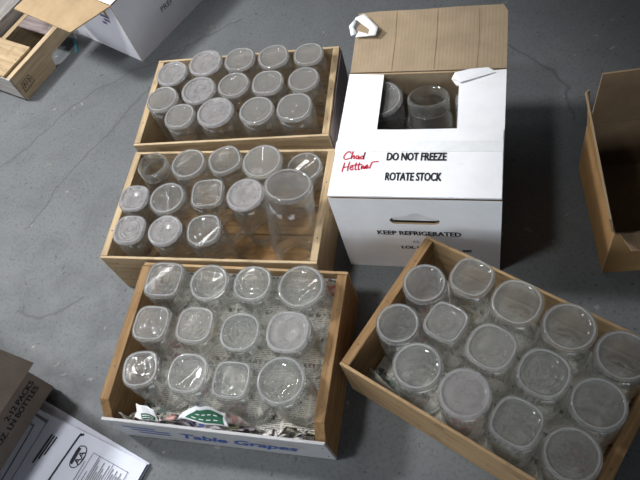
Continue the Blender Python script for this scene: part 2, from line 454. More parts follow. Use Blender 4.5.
def sheet(name, fn, nu, nv, su, sv, mat, parent=None, th=.0006):
    """thin paper sheet: fn(s, t) -> point, UV in metres"""
    V, F, UV = [], [], []
    for j in range(nv + 1):
        for i in range(nu + 1):
            V.append(Vector(fn(i / nu, j / nv))); UV.append((i / nu * su, j / nv * sv))
    for j in range(nv):
        for i in range(nu):
            a = j * (nu + 1) + i; F.append((a, a + 1, a + nu + 2, a + nu + 1))
    me = bpy.data.meshes.new(name); me.from_pydata([tuple(v) for v in V], [], F); me.materials.append(mat)
    uvl = me.uv_layers.new(name='UVMap')
    for p in me.polygons:
        p.use_smooth = True
        for li, vi in zip(p.loop_indices, p.vertices): uvl.data[li].uv = UV[vi]
    o = link(bpy.data.objects.new(name, me), parent)
    md = o.modifiers.new('paper thickness', 'SOLIDIFY'); md.thickness = th; md.offset = 1
    return o

# ------------------------------------------------------------------ setting
def ground():
    n = 2
    o = mesh_obj('floor', [(-5, -3, 0), (4, -3, 0), (4, 6, 0), (-5, 6, 0), (-5, -3, -.1), (4, -3, -.1), (4, 6, -.1), (-5, 6, -.1)],
                 [(0, 1, 2, 3), (7, 6, 5, 4), (0, 4, 5, 1), (1, 5, 6, 2), (2, 6, 7, 3), (3, 7, 4, 0)], M['floor'])
    tag(o, 'grey painted concrete floor, cracked and littered with pale flecks', 'floor', kind='structure')
ground()
wall = box('wall_back', (-4, 6, 0), (4, 6.12, 2.8), flat_mat('grey_wall_paint', (.32, .32, .33)), None, bev=0)
tag(wall, 'plain grey wall far behind the crates', 'wall', kind='structure')

# ------------------------------------------------------------------ jars
SEG = 56
def section(R, n, twist, z, r, sq):
    """ring of points; sq 0..1 blends a circle into the jar's squared section"""
    out = []
    for i in range(SEG):
        a = 2 * PI * i / SEG
        c, s = abs(math.cos(a - twist)), abs(math.sin(a - twist))
        k = (c ** n + s ** n) ** (-1 / n)
        k = 1 + (k - 1) * sq
        k *= 1 - (2 ** (.5 - 1 / n) - 1) * .80 * sq          # keep the squared jar about as wide as the round one
        out.append((math.cos(a) * r * k, math.sin(a) * r * k, z))
    return out

def lathe(name, prof, n, twist, R, mat, parent, closed=True, cap0=False, cap1=False):
    V, F = [], []
    for (r, z, sq) in prof: V += section(R, n, twist, z, r, sq)
    m = len(prof)
    for j in range(m if closed else m - 1):
        k = (j + 1) % m
        for i in range(SEG):
            i2 = (i + 1) % SEG
            F.append((j * SEG + i, j * SEG + i2, k * SEG + i2, k * SEG + i))
    if cap0: V.append((0, 0, prof[0][1])); c = len(V) - 1; F += [(c, (i + 1) % SEG, i) for i in range(SEG)]
    if cap1:
        V.append((0, 0, prof[-1][1])); c = len(V) - 1; b = (m - 1) * SEG
        F += [(c, b + i, b + (i + 1) % SEG) for i in range(SEG)]
    return mesh_obj(name, V, F, mat, parent, smooth=True)

def jar(label, loc, R, h=.172, n=2.0, twist=0.0, finish='clear', rings=0, upright=False, mouth=None, group=None, tilt=(0, 0), rz=0.0, deep=1.0):
    """glass jar; its own z runs from the mouth (0) up to the base (h); upright ones are turned over"""
    t = thing('glass_jar', label, 'jar', loc, rz, group)
    if upright: t.rotation_euler = (PI + tilt[0], tilt[1], rz); t.location = (loc[0], loc[1], loc[2] + h)
    elif tilt != (0, 0): t.rotation_euler = (tilt[0], tilt[1], rz)
    wm = M['glass'] if finish == 'clear' else M['glass_hazy'] if finish == 'hazy' else M['glass_dusty']
    bmat = {'clear': M['base'], 'dusty': M['base_dusty'], 'frosted': M['base_frost'], 'hazy': M['base_dusty']}[finish]
    m = mouth or min(.0355, R * .82); w = .0028
    if rings == 0 and finish in ('dusty', 'frosted'): rings = 2 if finish == 'dusty' else 1
    zs = .030; ze = .030 + (R - m) * 1.5 + .018         # shoulder from neck to body
    hb = h - .0075
    out, inn = [], []
    for k in range(9):                                     # rounded shoulder
        f = k / 8; s = f * f * (3 - 2 * f)
        out.append((m + .0005 + (R - m) * s, zs + (ze - zs) * f, s))
    out += [(R, (ze + hb) * .5, 1), (R, hb, 1)]
    inn = [(r - w, z, q) for r, z, q in out][::-1]
    lathe('jar_body', out + inn, n, twist, R, wm, t)
    # neck with screw thread
    nk = [(m - w, .0, 0), (m - .0006, .0, 0), (m, .0012, 0)]
    for k in range(3):
        z = .005 + k * .0058
        nk += [(m, z - .0012, 0), (m + .0022, z, 0), (m + .0022, z + .001, 0), (m, z + .0024, 0)]
    nk += [(m, .0232, 0), (m + .003, .0246, 0), (m + .003, .0262, 0), (m + .0004, .028, 0), (m + .0004, .0298, 0), (m - w, .0298, 0)]
    lathe('threaded_neck', nk, 2, 0, m, M['neck'], t)
    # thick base with a raised foot ring and a hollow in the middle
    z0 = hb + .0002
    rr = R * .90
    bp = [(R * .0, z0 + .0, 1), (R * .6, z0, 1), (R - w, z0, 1), (R, z0, 1), (R * .995, z0 + .0030, 1), (R * .97, z0 + .0056, 1), (rr + .0004, h - .0004, 1), (rr - .0004, h, 1), (rr - .0017, h, .97), (rr - .0028, h - .0006, .95), (rr - .0052, h - .0024 * deep, .85)]
    r0 = rr - .0052
    if rings:
        for k in range(rings):
            f = (k + .5) / rings; rk = r0 * (1 - f) + .004
            g = r0 / rings * .28
            zc = h - .0026 * deep - .0022 * deep * f
            bp += [(rk + g, zc, .6 * (1 - f)), (rk + g * .3, zc + .0017, .6 * (1 - f)), (rk - g * .3, zc + .0017, .6 * (1 - f)), (rk - g, zc, .6 * (1 - f))]
    else:
        for f in (.25, .5, .75, .9): bp.append((r0 * (1 - f), h - .0022 * deep - .003 * deep * math.sin(f * PI / 2), .6 * (1 - f)))
    bp.append((.0008, h - .0052 * deep, 0))
    bp = bp[1:]
    ob = lathe('jar_base', bp, n, twist, R, bmat, t, closed=False, cap0=True, cap1=True)
    ob.data.materials.append(M['foot'])                       # foot ring whitened to stand in for light refracted in the rim
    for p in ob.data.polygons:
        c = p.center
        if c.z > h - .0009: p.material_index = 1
    return t

def relax(items, L_, W_, wall=.020, wallv=.012, gap=.0016):
    """items: [u, v, d]; returns centres and radii that neither touch one another nor the crate"""
    pos = [[u, v] for u, v, d in items]; R = [d / 2 for _, _, d in items]
    for _ in range(60):
        for i in range(len(pos)):
            for j in range(i):
                dx, dy = pos[i][0] - pos[j][0], pos[i][1] - pos[j][1]; d = math.hypot(dx, dy); need = R[i] + R[j] + gap
                if d < need:
                    k = (need - d) / 2 / d * .5
                    pos[i][0] += dx * k; pos[i][1] += dy * k; pos[j][0] -= dx * k; pos[j][1] -= dy * k
        for p, r in zip(pos, R):
            p[0] = min(max(p[0], wall + r + .001), L_ - wall - r - .001); p[1] = min(max(p[1], wallv + r + .001), W_ - wallv - r - .001)
    for i in range(len(pos)):
        for j in range(i):
            d = math.hypot(pos[i][0] - pos[j][0], pos[i][1] - pos[j][1]); ov = R[i] + R[j] + gap - d
            if ov > 0: R[i] -= ov / 2; R[j] -= ov / 2
    return pos, R

# ------------------------------------------------------------------ wooden crates
CR = {   # x, y, turn, length, width
    'far': (-.331, 1.2047, -.4398, .4845, .2800),
    'middle': (-.4621, .9239, -.4767, .4927, .2900),
    'near': (-.5271, .5742, -.4945, .4497, .3358),
    'askew': (-.0539, .4813, -.9502, .4783, .3108),
}
def nails(parent, pts, axis):
    for p in pts:
        bm = bmesh.new(); bmesh.ops.create_cone(bm, cap_ends=True, segments=8, radius1=.0017, radius2=.0014, depth=.0008)
        rot = {'x': Matrix.Rotation(PI / 2, 4, 'Y'), 'y': Matrix.Rotation(PI / 2, 4, 'X'), 'z': Matrix.Identity(4)}[axis]
        for v in bm.verts: v.co = rot @ v.co + Vector(p)
        me = bpy.data.meshes.new('nail'); bm.to_mesh(me); bm.free(); me.materials.append(M['nail'])
        link(bpy.data.objects.new('nail', me), parent)

def crate(key, name, label, wx, wy, H=.145, te=.018, ts=.006, front=(.003, .145), rear=(.003, .145), chamfer=0.0, end_r=None, front_mat=None, te_l=None):
    x, y, a, L_, W_ = CR[key]
    t = thing(name, label, 'crate', (x, y, 0), a, 'crates of jars on the floor')
    te_l = te_l or te
    for side in (0, 1):
        lo, hi = (0, te_l) if side == 0 else (L_ - te, L_)
        c = chamfer
        poly = [(ts + .0004, .0105), (W_ - ts - .0004, .0105), (W_ - ts - .0004, H - c * .2), (W_ - ts - .0004 - c * .2, H), (ts + .0004 + c, H), (ts + .0004, H - c * 1.3)] if c else \
               [(ts + .0004, .0105), (W_ - ts - .0004, .0105), (W_ - ts - .0004, H), (ts + .0004, H)]
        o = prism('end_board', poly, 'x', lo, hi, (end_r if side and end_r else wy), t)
    o = box('side_slat', (0, 0, front[0]), (L_, ts, front[1]), front_mat or wx, t)
    box('side_slat', (0, W_ - ts, rear[0]), (L_, W_, rear[1]), wx, t)
    nb = 4; g = .005; wv = (W_ - g * (nb - 1)) / nb
    for k in range(nb):
        box('bottom_slat', (.001, k * (wv + g) + (ts + .0004 if k == 0 else 0), .002), (L_ - .001, k * (wv + g) + wv - (ts + .0004 if k == nb - 1 else 0), .010), M['wood_floor_x'], t)
    return t

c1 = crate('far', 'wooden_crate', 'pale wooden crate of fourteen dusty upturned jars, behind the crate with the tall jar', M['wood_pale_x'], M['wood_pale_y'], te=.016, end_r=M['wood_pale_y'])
# weathered outer face of its end: a thin stained board
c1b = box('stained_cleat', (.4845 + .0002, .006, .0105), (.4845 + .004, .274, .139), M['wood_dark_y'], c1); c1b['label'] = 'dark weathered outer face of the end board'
nails(c1, [(.477, .05, .1453), (.477, .14, .1453), (.477, .23, .1453), (.008, .07, .1453), (.008, .2, .1453)], 'z')

c2 = crate('middle', 'wooden_crate', 'wooden crate holding one tall jar and a small open jar, middle of three', M['wood_pale_x'], M['wood_pale_y'], te=.016)
nails(c2, [(.485, .06, .1453), (.485, .2, .1453), (.008, .07, .1453), (.03, -.0003, .12), (.03, -.0003, .05), (.06, -.0003, .03), (.46, -.0003, .12)][:3], 'z')
nails(c2, [(.03, -.0003, .12), (.034, -.0003, .06), (.012, -.0003, .09), (.46, -.0003, .12), (.46, -.0003, .05)], 'y')

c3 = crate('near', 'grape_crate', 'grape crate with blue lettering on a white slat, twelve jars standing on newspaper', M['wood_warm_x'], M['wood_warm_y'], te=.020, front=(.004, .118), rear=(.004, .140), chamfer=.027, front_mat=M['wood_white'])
c3_front = [o for o in c3.children if o.name.startswith('side_slat')][0]
c3_front['label'] = 'whitewashed slat with blue lettering'
lettering('slat_lettering', 'Table Grapes', (.150, 0, .040), (1, 0, 0), (0, 0, 1), .036, M['ink_blue'], c3_front, width=.235, bold=.0, shear=.4, heavy=.0016)
strokes('slat_rule', [[(.03, .085), (.10, .083)], [(.04, .066), (.125, .066)], [(.05, .048), (.12, .049)]], .006, (0, 0, 0), (1, 0, 0), (0, 0, 1), M['ink_blue'], c3_front)
nails(c3, [(.440, .06, .1453), (.440, .14, .1453), (.440, .25, .1453), (.010, .10, .1453), (.010, .26, .1453)], 'z')
nails(c3, [(.4499, .1, .09), (.4499, .22, .05), (.4499, .2, .11)], 'x')
nails(c3, [(.010, -.0003, .09), (.440, -.0003, .09), (.440, -.0003, .03)], 'y')

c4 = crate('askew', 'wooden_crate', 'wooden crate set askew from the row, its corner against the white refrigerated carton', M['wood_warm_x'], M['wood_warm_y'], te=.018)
nails(c4, [(.009, .05, .1453), (.009, .15, .1453), (.009, .25, .1453), (.470, .08, .1453), (.470, .22, .1453)], 'z')
nails(c4, [(.03, -.0003, .12), (.2, -.0003, .125), (.3, -.0003, .06), (.45, -.0003, .12)], 'y')

# ------------------------------------------------------------------ jars in the crates
def fill(key, rows, zf):
    x, y, a, L_, W_ = CR[key]
    flat = [it for row in rows for it in row]
    pos, R = relax([it[:3] for it in flat], L_, W_)
    c, s = math.cos(a), math.sin(a)
    for it, (u, v), r in zip(flat, pos, R):
        kw = dict(it[4]) if len(it) > 4 else {}
        jar(it[3], (x + c * u - s * v, y + s * u + c * v, zf), r, rz=a, group='jars in the %s crate' % ('grape' if key == 'near' else key), **kw)

FAR = ' in the far crate'
D = dict(finish='dusty'); F_ = dict(finish='frosted'); C_ = dict(finish='clear')
def K(fin, **kw): d = dict(finish=fin); d.update(kw); return d
far_rows = [
 [(.073, .193, .083, 'dusty upturned jar at the left end of the back row in the far crate', K('frosted')),
  (.163, .216, .091, 'dusty upturned jar second from the left in the back row, far crate', K('frosted')),
  (.252, .218, .085, 'dusty upturned jar in the middle of the back row, far crate', K('dusty', n=2.3)),
  (.344, .219, .085, 'dusty upturned jar second from the right in the back row, far crate', K('dusty', n=2.5, twist=.3)),
  (.431, .226, .088, 'dusty upturned jar in the back right corner of the far crate', K('dusty', n=2.3))],
 [(.073, .106, .083, 'dusty upturned jar at the left end of the middle row in the far crate', K('dusty', rings=2)),
  (.164, .126, .091, 'dusty upturned jar second from the left in the middle row, far crate', K('frosted', rings=2)),
  (.254, .132, .085, 'shiny dusty jar at the centre of the middle row in the far crate', K('dusty')),
  (.340, .129, .086, 'dusty upturned jar second from the right in the middle row, far crate', K('dusty', n=2.5)),
  (.431, .131, .092, 'wide dusty upturned jar at the right end of the middle row, far crate', K('dusty'))],
 [(.136, .044, .080, 'small dusty jar at the left of the front row of four, far crate', K('dusty', n=2.3)),
  (.232, .050, .092, 'wide frosted jar second from the left in the front row, far crate', K('frosted')),
  (.324, .050, .086, 'dusty upturned jar third from the left in the front row, far crate', K('dusty')),
  (.420, .051, .092, 'dusty upturned jar with a ringed base at the right of the front row, far crate', K('dusty', rings=3, n=2.4))]]
fill('far', far_rows, .0115)

mid_rows = [
 [(.074, .230, .078, 'small jar standing open mouth up in the back left corner of the middle crate', K('dusty', upright=True, h=.165, mouth=.0335)),
  (.168, .227, .083, 'upturned jar beside the open-mouthed jar in the back row, middle crate', K('clear')),
  (.259, .239, .082, 'squarish jar in the middle of the back row of the middle crate', K('clear', n=2.5, twist=.5)),
  (.352, .238, .092, 'jar with finely ringed base in the back row behind the frosted jar, middle crate', K('dusty', rings=5)),
  (.437, .238, .082, 'clear jar in the back right corner of the middle crate, behind the tall jar', K('clear', h=.142))],
 [(.060, .134, .074, 'small squarish frosted jar at the left of the middle row, middle crate', K('frosted', n=2.7, rings=1)),
  (.141, .134, .084, 'jar with many concentric base rings in the middle row, middle crate', K('clear', rings=5)),
  (.233, .147, .086, 'clear square jar at the centre of the middle crate', K('clear', n=3.6, twist=.12, rings=2)),
  (.322, .148, .084, 'frosted jar beside the tall jar in the middle crate', K('frosted', rings=1))],
 [(.074, .050, .079, 'squarish jar with ringed base at the left of the front row, middle crate', K('frosted', n=2.9, rings=4)),
  (.158, .050, .077, 'round frosted jar second in the front row of the middle crate', K('frosted')),
  (.247, .053, .083, 'squarish clear jar at the right of the front row, beside the gap, middle crate', K('clear', n=2.7, rings=3, twist=.2))]]
x_, y_, a_, L2, W2 = CR['middle']
fill('middle', mid_rows, .0115)
ca, sa = math.cos(a_), math.sin(a_)
jar('tall large clear jar leaning back, towering over the rest of the middle crate', (x_ + ca * .4080 - sa * .0725, y_ + sa * .4080 + ca * .0725, .0235), .0500, h=.232, mouth=.041, finish='clear', rz=a_, tilt=(-.22, .13), deep=1.3, group='jars in the middle crate')

near_rows = [
 [(.084, .288, .095, 'large square jar in the back left corner of the grape crate', K('clear', n=4.0, rings=3)),
  (.183, .274, .083, 'round clear jar second from the left in the back row, grape crate', K('clear', rings=1)),
  (.274, .277, .082, 'ringed-base jar third from the left in the back row, grape crate', K('clear', n=2.3, rings=3)),
  (.373, .280, .094, 'large round clear jar in the back right corner of the grape crate', K('clear', deep=1.5))],
 [(.085, .180, .086, 'square jar with ringed base at the left of the middle row, grape crate', K('dusty', n=3.4, rings=3)),
  (.177, .183, .085, 'squarish dusty jar second from the left in the middle row, grape crate', K('dusty', n=3.0, rings=4)),
  (.271, .175, .085, 'ringed clear jar third from the left in the middle row, grape crate', K('clear', n=2.4, rings=4)),
  (.365, .182, .090, 'hazy plain-based jar at the right of the middle row, grape crate', K('frosted', n=2.5))],
 [(.091, .087, .080, 'squarish bright clear jar at the left of the front row, grape crate', K('clear', n=2.8, rings=2, twist=.2)),
  (.188, .087, .086, 'squarish jar second from the left in the front row, grape crate', K('clear', n=2.8)),
  (.276, .082, .086, 'strongly square jar third from the left in the front row, grape crate', K('clear', n=4.2, rings=2)),
  (.369, .092, .094, 'large round clear jar in the front right corner of the grape crate', K('clear', deep=1.4))]]
fill('near', near_rows, .0165)

ask_rows = [
 [(.069, .213, .086, 'round clear jar nearest the corner that touches the refrigerated carton', K('clear')),
  (.156, .253, .088, 'squarish clear jar second along the back side of the askew crate', K('clear', n=2.7)),
  (.249, .256, .095, 'clear jar third along the back side of the askew crate, base tinged brown', K('clear', n=2.3)),
  (.344, .254, .096, 'round clear jar fourth along the back side of the askew crate', K('clear', deep=1.5)),
  (.432, .248, .092, 'round jar cut by the right picture edge, last along the back of the askew crate', K('clear'))],
 [(.074, .101, .085, 'round clear jar at the left end of the middle row, askew crate', K('clear', rings=1)),
  (.156, .150, .088, 'square hazy jar second in the middle row of the askew crate', K('dusty', n=3.6)),
  (.250, .152, .093, 'squarish hazy jar at the centre of the askew crate', K('dusty', n=2.6)),
  (.342, .154, .096, 'jar with concentric base rings, fourth in the middle row of the askew crate', K('clear', rings=3, n=2.4)),
  (.433, .152, .092, 'dark round jar at the far right end of the middle row, askew crate', K('clear'))],
 [(.151, .055, .092, 'round clear jar beside the folded newspaper corner in the askew crate', K('clear')),
  (.246, .056, .092, 'frosted lavender-tinged jar in the front row of the askew crate', K('frosted')),
  (.338, .056, .094, 'squarish clear jar with a bright rim in the front row, askew crate', K('clear', n=3.0)),
  (.428, .057, .092, 'round jar with ringed base in the bottom corner of the askew crate', K('clear', rings=2))]]
fill('askew', ask_rows, .0165)

# ------------------------------------------------------------------ newspaper in the two near crates
def crate_frame(key):
    x, y, a, L_, W_ = CR[key]; return (x, y, 0), a
def nz(p, s): return noise.noise(Vector(p) * s)
loc, a = crate_frame('near')
def lin3(s, t):
    u = .024 + s * .400; d = t * .40
    if d < .313: return (u, .012 + d, .0118 + .0016 * (.5 + .5 * nz((u, d, 3), 30)))
    return (u, .3266 + .0015 * nz((u, d, 5), 14), .0135 + (d - .313) * 1.25 * (1 + .08 * nz((u, 1, 2), 9)))
news = sheet('newspaper', lin3, 60, 50, .394, .37, M['news'])
news.location = loc; news.rotation_euler = (0, 0, a)
tag(news, 'open newspaper sheet lining the floor and back of the grape crate', 'newspaper', 'newspapers in the grape crate')
def crumple(name, label, u0, u1, v0, v1, z0, z1, amp, mat, seed, su=None, arch=.0):
    def fn(s, t):
        u = u0 + (u1 - u0) * s; k = nz((s * 4 + seed, t * 2.4, seed), 1.0); k2 = nz((s * 11, t * 6 + seed, seed * 2), 1.0)
        v = v0 + (v1 - v0) * t; z = z0 + (z1 - z0) * t + arch * math.sin(t * PI) - (.016 if .115 <= u0 < .2 and s > .15 else 0)
        return (u + amp * .8 * k2, min(max(v + amp * .6 * k, .0082), .0380), max(.0145, z + amp * (1.2 * k + .8 * k2) * (.35 + t)))
    o = sheet(name, fn, 44, 16, su or (u1 - u0) * 1.3, .10, mat)
    o.location = loc; o.rotation_euler = (0, 0, a); tag(o, label, 'newspaper', 'newspapers in the grape crate'); return o
crumple('newspaper', 'grey crumpled newspaper wad behind the white slat at the middle of the grape crate', .115, .288, .0405, .0085, .030, .112, .020, M['news_mauve'], 2.2)
crumple('newspaper', 'coloured crumpled newspaper at the right end behind the grape crate slat', .326, .412, .0405, .0085, .030, .112, .022, M['news_colour'], 5.4)
crumple('newspaper', 'small torn newspaper scrap at the left end behind the grape crate slat', .036, .086, .0405, .0085, .045, .108, .016, M['news_grey'], 8.8)
# white and green advertisements poking up behind the slat
def advert(name, label, pts, green, mat):
    """pts: four corners, bowed sheet; green: printed block as fraction box"""
    P = [Vector(p) for p in pts]
    def fn(s, t):
        wob = Vector((0, .0016 * math.sin(9 * s + 3 * t), .0045 * math.sin(7 * s + 5 * t + P[0].x * 40)))
        p = wob + (P[0] * (1 - s) + P[1] * s) * (1 - t) + (P[3] * (1 - s) + P[2] * s) * t
        return p + Vector((0, 0, .009 * math.sin(s * PI) * (1 - .3 * t)))
    o = sheet(name, fn, 22, 12, .08, .05, mat, th=.0004)
    V, Fc = [], []
    for j in range(7):
        for i in range(11):
            s = green[0] + (green[2] - green[0]) * i / 10; t = green[1] + (green[3] - green[1]) * j / 6
            V.append(fn(s, t) + Vector((0, -.0003, .0010)))
    for j in range(6):
        for i in range(10):
            b = j * 11 + i; Fc.append((b, b + 1, b + 12, b + 11))
    mesh_obj('printed_block', V, Fc, M['ink_green'], o)
    V, Fc = [], []
    for q in range(4):
        for r_ in range(2):
            s0 = green[0] + (green[2] - green[0]) * (.12 + q * .2); t0 = green[1] + (green[3] - green[1]) * (.2 + r_ * .38)
            for ds, dt in ((0, 0), (.09, 0), (.09, .05), (0, .05)): V.append(fn(s0 + ds, t0 + dt) + Vector((0, -.0004, .0016)))
            b = len(V) - 4; Fc.append((b, b + 1, b + 2, b + 3))
    mesh_obj('printed_lines', V, Fc, M['paper_white'], o)
    o.location = loc; o.rotation_euler = (0, 0, a); tag(o, label, 'newspaper', 'newspapers in the grape crate'); return o
advert('advertisement_sheet', 'white sheet with a green printed block sticking up before the front jars, grape crate', [(.150, .020, .103), (.262, .013, .106), (.252, .039, .122), (.198, .0405, .142)], (.16, .10, .92, .80), M['paper_white'])
advert('advertisement_sheet', 'small curled white and green paper at the left behind the grape crate slat', [(.060, .012, .100), (.112, .0095, .100), (.108, .030, .118), (.070, .036, .124)], (.40, .08, .92, .45), M['paper_white'])

loc, a = crate_frame('askew')
def lin4(s, t):
    u = .022 + s * .432; v = .010 + t * .288
    return (u, v, .0118 + .0018 * (.5 + .5 * nz((u, v, 9), 26)))
n4 = sheet('newspaper', lin4, 56, 40, .432, .288, M['news']); n4.location = loc; n4.rotation_euler = (0, 0, a)
tag(n4, 'newspaper sheet spread under the jars of the askew crate', 'newspaper', 'newspapers in the askew crate')
def fold4(s, t):
    u = .024 + s * .078; v = .010 + t * .034 * (1 - .45 * s)
    return (u, v, .016 + .030 * t * (1 - .5 * s) + .010 * (1 - s) * t + .004 * nz((u, v, 2), 40))
n5 = sheet('newspaper', fold4, 20, 12, .09, .05, M['news_grey']); n5.location = loc; n5.rotation_euler = (0, 0, a)
tag(n5, 'folded up newspaper corner at the left corner of the askew crate', 'newspaper', 'newspapers in the askew crate')

# ------------------------------------------------------------------ refrigerated carton
WX, WY, WA, WW, WD, WH = .0438, .7500, -.4949, .3206, .3163, .2667
wb = thing('cardboard_carton', 'white carton with KEEP REFRIGERATED printing and opened tan flap, jars inside', 'carton', (WX, WY, 0), WA)
T = .004
wo, wi, we = M['white_board'], M['tan'], M['flute']
def arc(cx, cy, r, a0, a1, n=6): return [(cx + r * math.cos(a0 + (a1 - a0) * i / n), cy + r * math.sin(a0 + (a1 - a0) * i / n)) for i in range(n + 1)]
hole = arc(.195, .191, .0115, -PI / 2, PI / 2) + [(.182, .2065), (.166, .2190), (.158, .2195), (.142, .209)] + arc(.121, .191, .0115, PI / 2, 3 * PI / 2)
front = holed_plate('front_panel', [(0, 0), (WW, 0), (WW, WH), (0, WH)], [hole], T, [wo, wi, we], frame_of((0, 0, 0), (1, 0, 0), (0, 0, 1)), wb)
tab = panel('handle_tab', [(.112, .0046, .228), (.114, .0075, .1815), (.202, .0075, .1815), (.204, .0046, .228)], .002, wo, wi, we, wb); tab['label'] = 'white tab pushed in behind the hand hole'
lettering('printed_lettering', 'KEEP REFRIGERATED', (.080, 0, .1385), (1, 0, 0), (0, 0, 1), .0150, M['ink'], front, width=.165, bold=.01, heavy=.0006)
lettering('printed_lettering', '62-', (.148, 0, .108), (1, 0, 0), (0, 0, 1), .009, M['ink_grey'], front, bold=.0)
lettering('printed_lettering', 'LOL F', (.123, 0, .083), (1, 0, 0), (0, 0, 1), .011, M['ink'], front, bold=.0, heavy=.0007)
lettering('printed_lettering', 'est', (.246, 0, .078), (1, 0, 0), (0, 0, 1), .011, M['ink'], front, bold=.0, heavy=.0006)
panel('back_panel', [(WW, WD, 0), (0, WD, 0), (0, WD, WH), (WW, WD, WH)], T, wo, wi, we, wb)
panel('side_panel', [(0, WD - T - .0002, 0), (0, T + .0002, 0), (0, T + .0002, WH), (0, WD - T - .0002, WH)], T, wo, wi, we, wb)
panel('side_panel', [(WW, T + .0002, 0), (WW, WD - T - .0002, 0), (WW, WD - T - .0002, WH), (WW, T + .0002, WH)], T, wo, wi, we, wb)
panel('bottom_panel', [(T + .0003, WD - T - .0003, .001), (WW - T - .0003, WD - T - .0003, .001), (WW - T - .0003, T + .0003, .001), (T + .0003, T + .0003, .001)], T, wo, wi, we, wb)
z0 = WH + .0004
# minor flaps folded in; the torn one has a ragged back edge
lf = panel('side_flap', [(.0, .004, z0 + T), (.078, .004, z0 + T - .002), (.0735, WD - .006, z0 + T - .003), (.0, WD - .004, z0 + T)], T, wo, wi, we, wb)
rag = [(WW, .004), (WW, WD - .004), (.285, WD - .003), (.258, WD - .008), (.243, WD - .004), (.218, WD - .013), (.213, WD - .022), (.224, WD - .040), (.229, WD - .041), (.2315, .18), (.232, .004)]
rf = panel('side_flap', [(u, v, z0 + T - (.004 if u < .3 else 0)) for u, v in rag], T, wo, wi, we, wb); rf['label'] = 'torn white side flap'
curl = panel('torn_edge', [(.214, WD - .024, z0 + T + .0008), (.232, WD - .036, z0 + T + .0008), (.300, WD - .012, z0 + T + .002), (.285, WD - .004, z0 + T + .007), (.250, WD - .0055, z0 + T + .006), (.220, WD - .014, z0 + T + .006)], .0008, wo, M['paper_white'], wo, rf)
# front major flap lying over them
z1 = z0 + T + .0006
fpts = [(.001, .000), (WW - .001, .000), (WW - .002, .158), (.24, .1595), (.12, .1575), (.003, .160)]
ff = panel('front_flap', [(u, v, z1 + T - (v * .004)) for u, v in fpts], T, wo, wi, wo, wb)
zt = z1 + T + .0001
lettering('printed_lettering', 'DO NOT FREEZE', (.105, .0825, zt), (1, 0, 0), (0, 1, 0), .0180, M['ink'], ff, width=.112, bold=.01, heavy=.0007)
lettering('printed_lettering', 'ROTATE STOCK', (.107, .036, zt), (1, 0, 0), (0, 1, 0), .0180, M['ink'], ff, width=.104, bold=.01, heavy=.0007)
tp = box('packing_tape', (.000, .104, zt + .0001), (WW - .0015, .128, zt + .0004), M['tape'], ff, bev=0); tp['label'] = 'shiny strip of clear packing tape'
tp.parent = ff
# handwriting in red marker: two words, thin pen lines
def pen(px): return [(x * .00088, y * .00108) for x, y in px]
hand = []
# Chad
hand += [smooth_line(pen([(17, 22), (14, 26), (8, 24), (3, 17), (3, 11), (9, 9), (17, 12)]))]
hand += [smooth_line(pen([(22, 27), (20, 18), (19, 10), (22, 16), (26, 17), (26, 11), (28, 10)]))]
hand += [smooth_line(pen([(37, 16), (32, 17), (30, 13), (33, 10), (37, 15), (37, 10), (39, 10)]))]
hand += [smooth_line(pen([(47, 16), (42, 16), (41, 11), (46, 11), (49, 25), (47, 11), (49, 10)]))]
# Hettner
hand += [smooth_line(pen([(7, 2), (5, -8), (4, -19)])), smooth_line(pen([(18, 4), (16, -6), (16, -17)])), smooth_line(pen([(5, -9), (11, -8), (17, -7)]))]
hand += [smooth_line(pen([(20, -10), (26, -8), (26, -4), (22, -6), (21, -12), (25, -14), (29, -11)]))]
hand += [smooth_line(pen([(33, 2), (32, -8), (33, -14), (36, -12)])), smooth_line(pen([(40, 2), (39, -8), (40, -14), (43, -12)])), smooth_line(pen([(28, -4), (36, -3), (47, -2)]))]
hand += [smooth_line(pen([(46, -5), (46, -12), (49, -5), (52, -12), (54, -6)])), smooth_line(pen([(54, -9), (59, -7), (58, -3), (55, -6), (57, -11), (62, -8)])), smooth_line(pen([(64, -11), (66, -1), (68, 3), (74, 4), (82, 5)]))]
hw = strokes('marker_handwriting', hand, .0024, (.018, .0745, zt), (1, 0, 0), (0, 1, 0), M['ink_red'], ff, lift=.0008); hw['label'] = 'red marker handwriting'
# rear major flap opened backwards, tan inside showing
def bk(u, l, dz=0): return (u, WD + .001 + l * math.cos(.19), WH + l * math.sin(.19) + dz)
bf_poly = [bk(.000, .002), bk(.003, .152), bk(.05, .1555), bk(.14, .1545), bk(.22, .157), bk(WW - .010, .1565), bk(WW - .001, .14), bk(WW, .002)]
bf = panel('rear_flap', bf_poly[::-1], T, wi, wo, we, wb)
for k, u in enumerate((.088, .175, .262)):
    strokes('fold_crease', [[(u, .006), (u + .002, .08), (u, .15)]], .0012, bk(0, 0), (1, 0, 0), (0, math.cos(.19), math.sin(.19)), M['brown'], bf, lift=.0005)
# scrap of white label tape stuck to the flap's corner, folded back on itself
def strip(name, e0, e1, mat, parent):
    A = [Vector(p) for p in e0]; B = [Vector(p) for p in e1]; n = len(A) - 1
    return sheet(name, lambda q, t: A[round(q * n)].lerp(B[round(q * n)], t), n, 2, .08, .015, mat, parent, .0006)
tt = strip('torn_tape', [(-.001, .450, .300), (.018, .456, .304), (.053, .414, .303), (.048, .400, .293), (.003, .402, .289)],
           [(-.004, .443, .297), (.002, .443, .299), (.034, .413, .298), (.031, .407, .291), (.008, .419, .290)], M['paper_white'], bf); tt['label'] = 'curled scrap of torn white tape'
t2 = strip('torn_tape', [(-.002, .446, .299), (-.014, .431, .294), (-.008, .408, .287)], [(.002, .440, .297), (-.004, .428, .292), (.006, .412, .289)], M['tape'], bf)

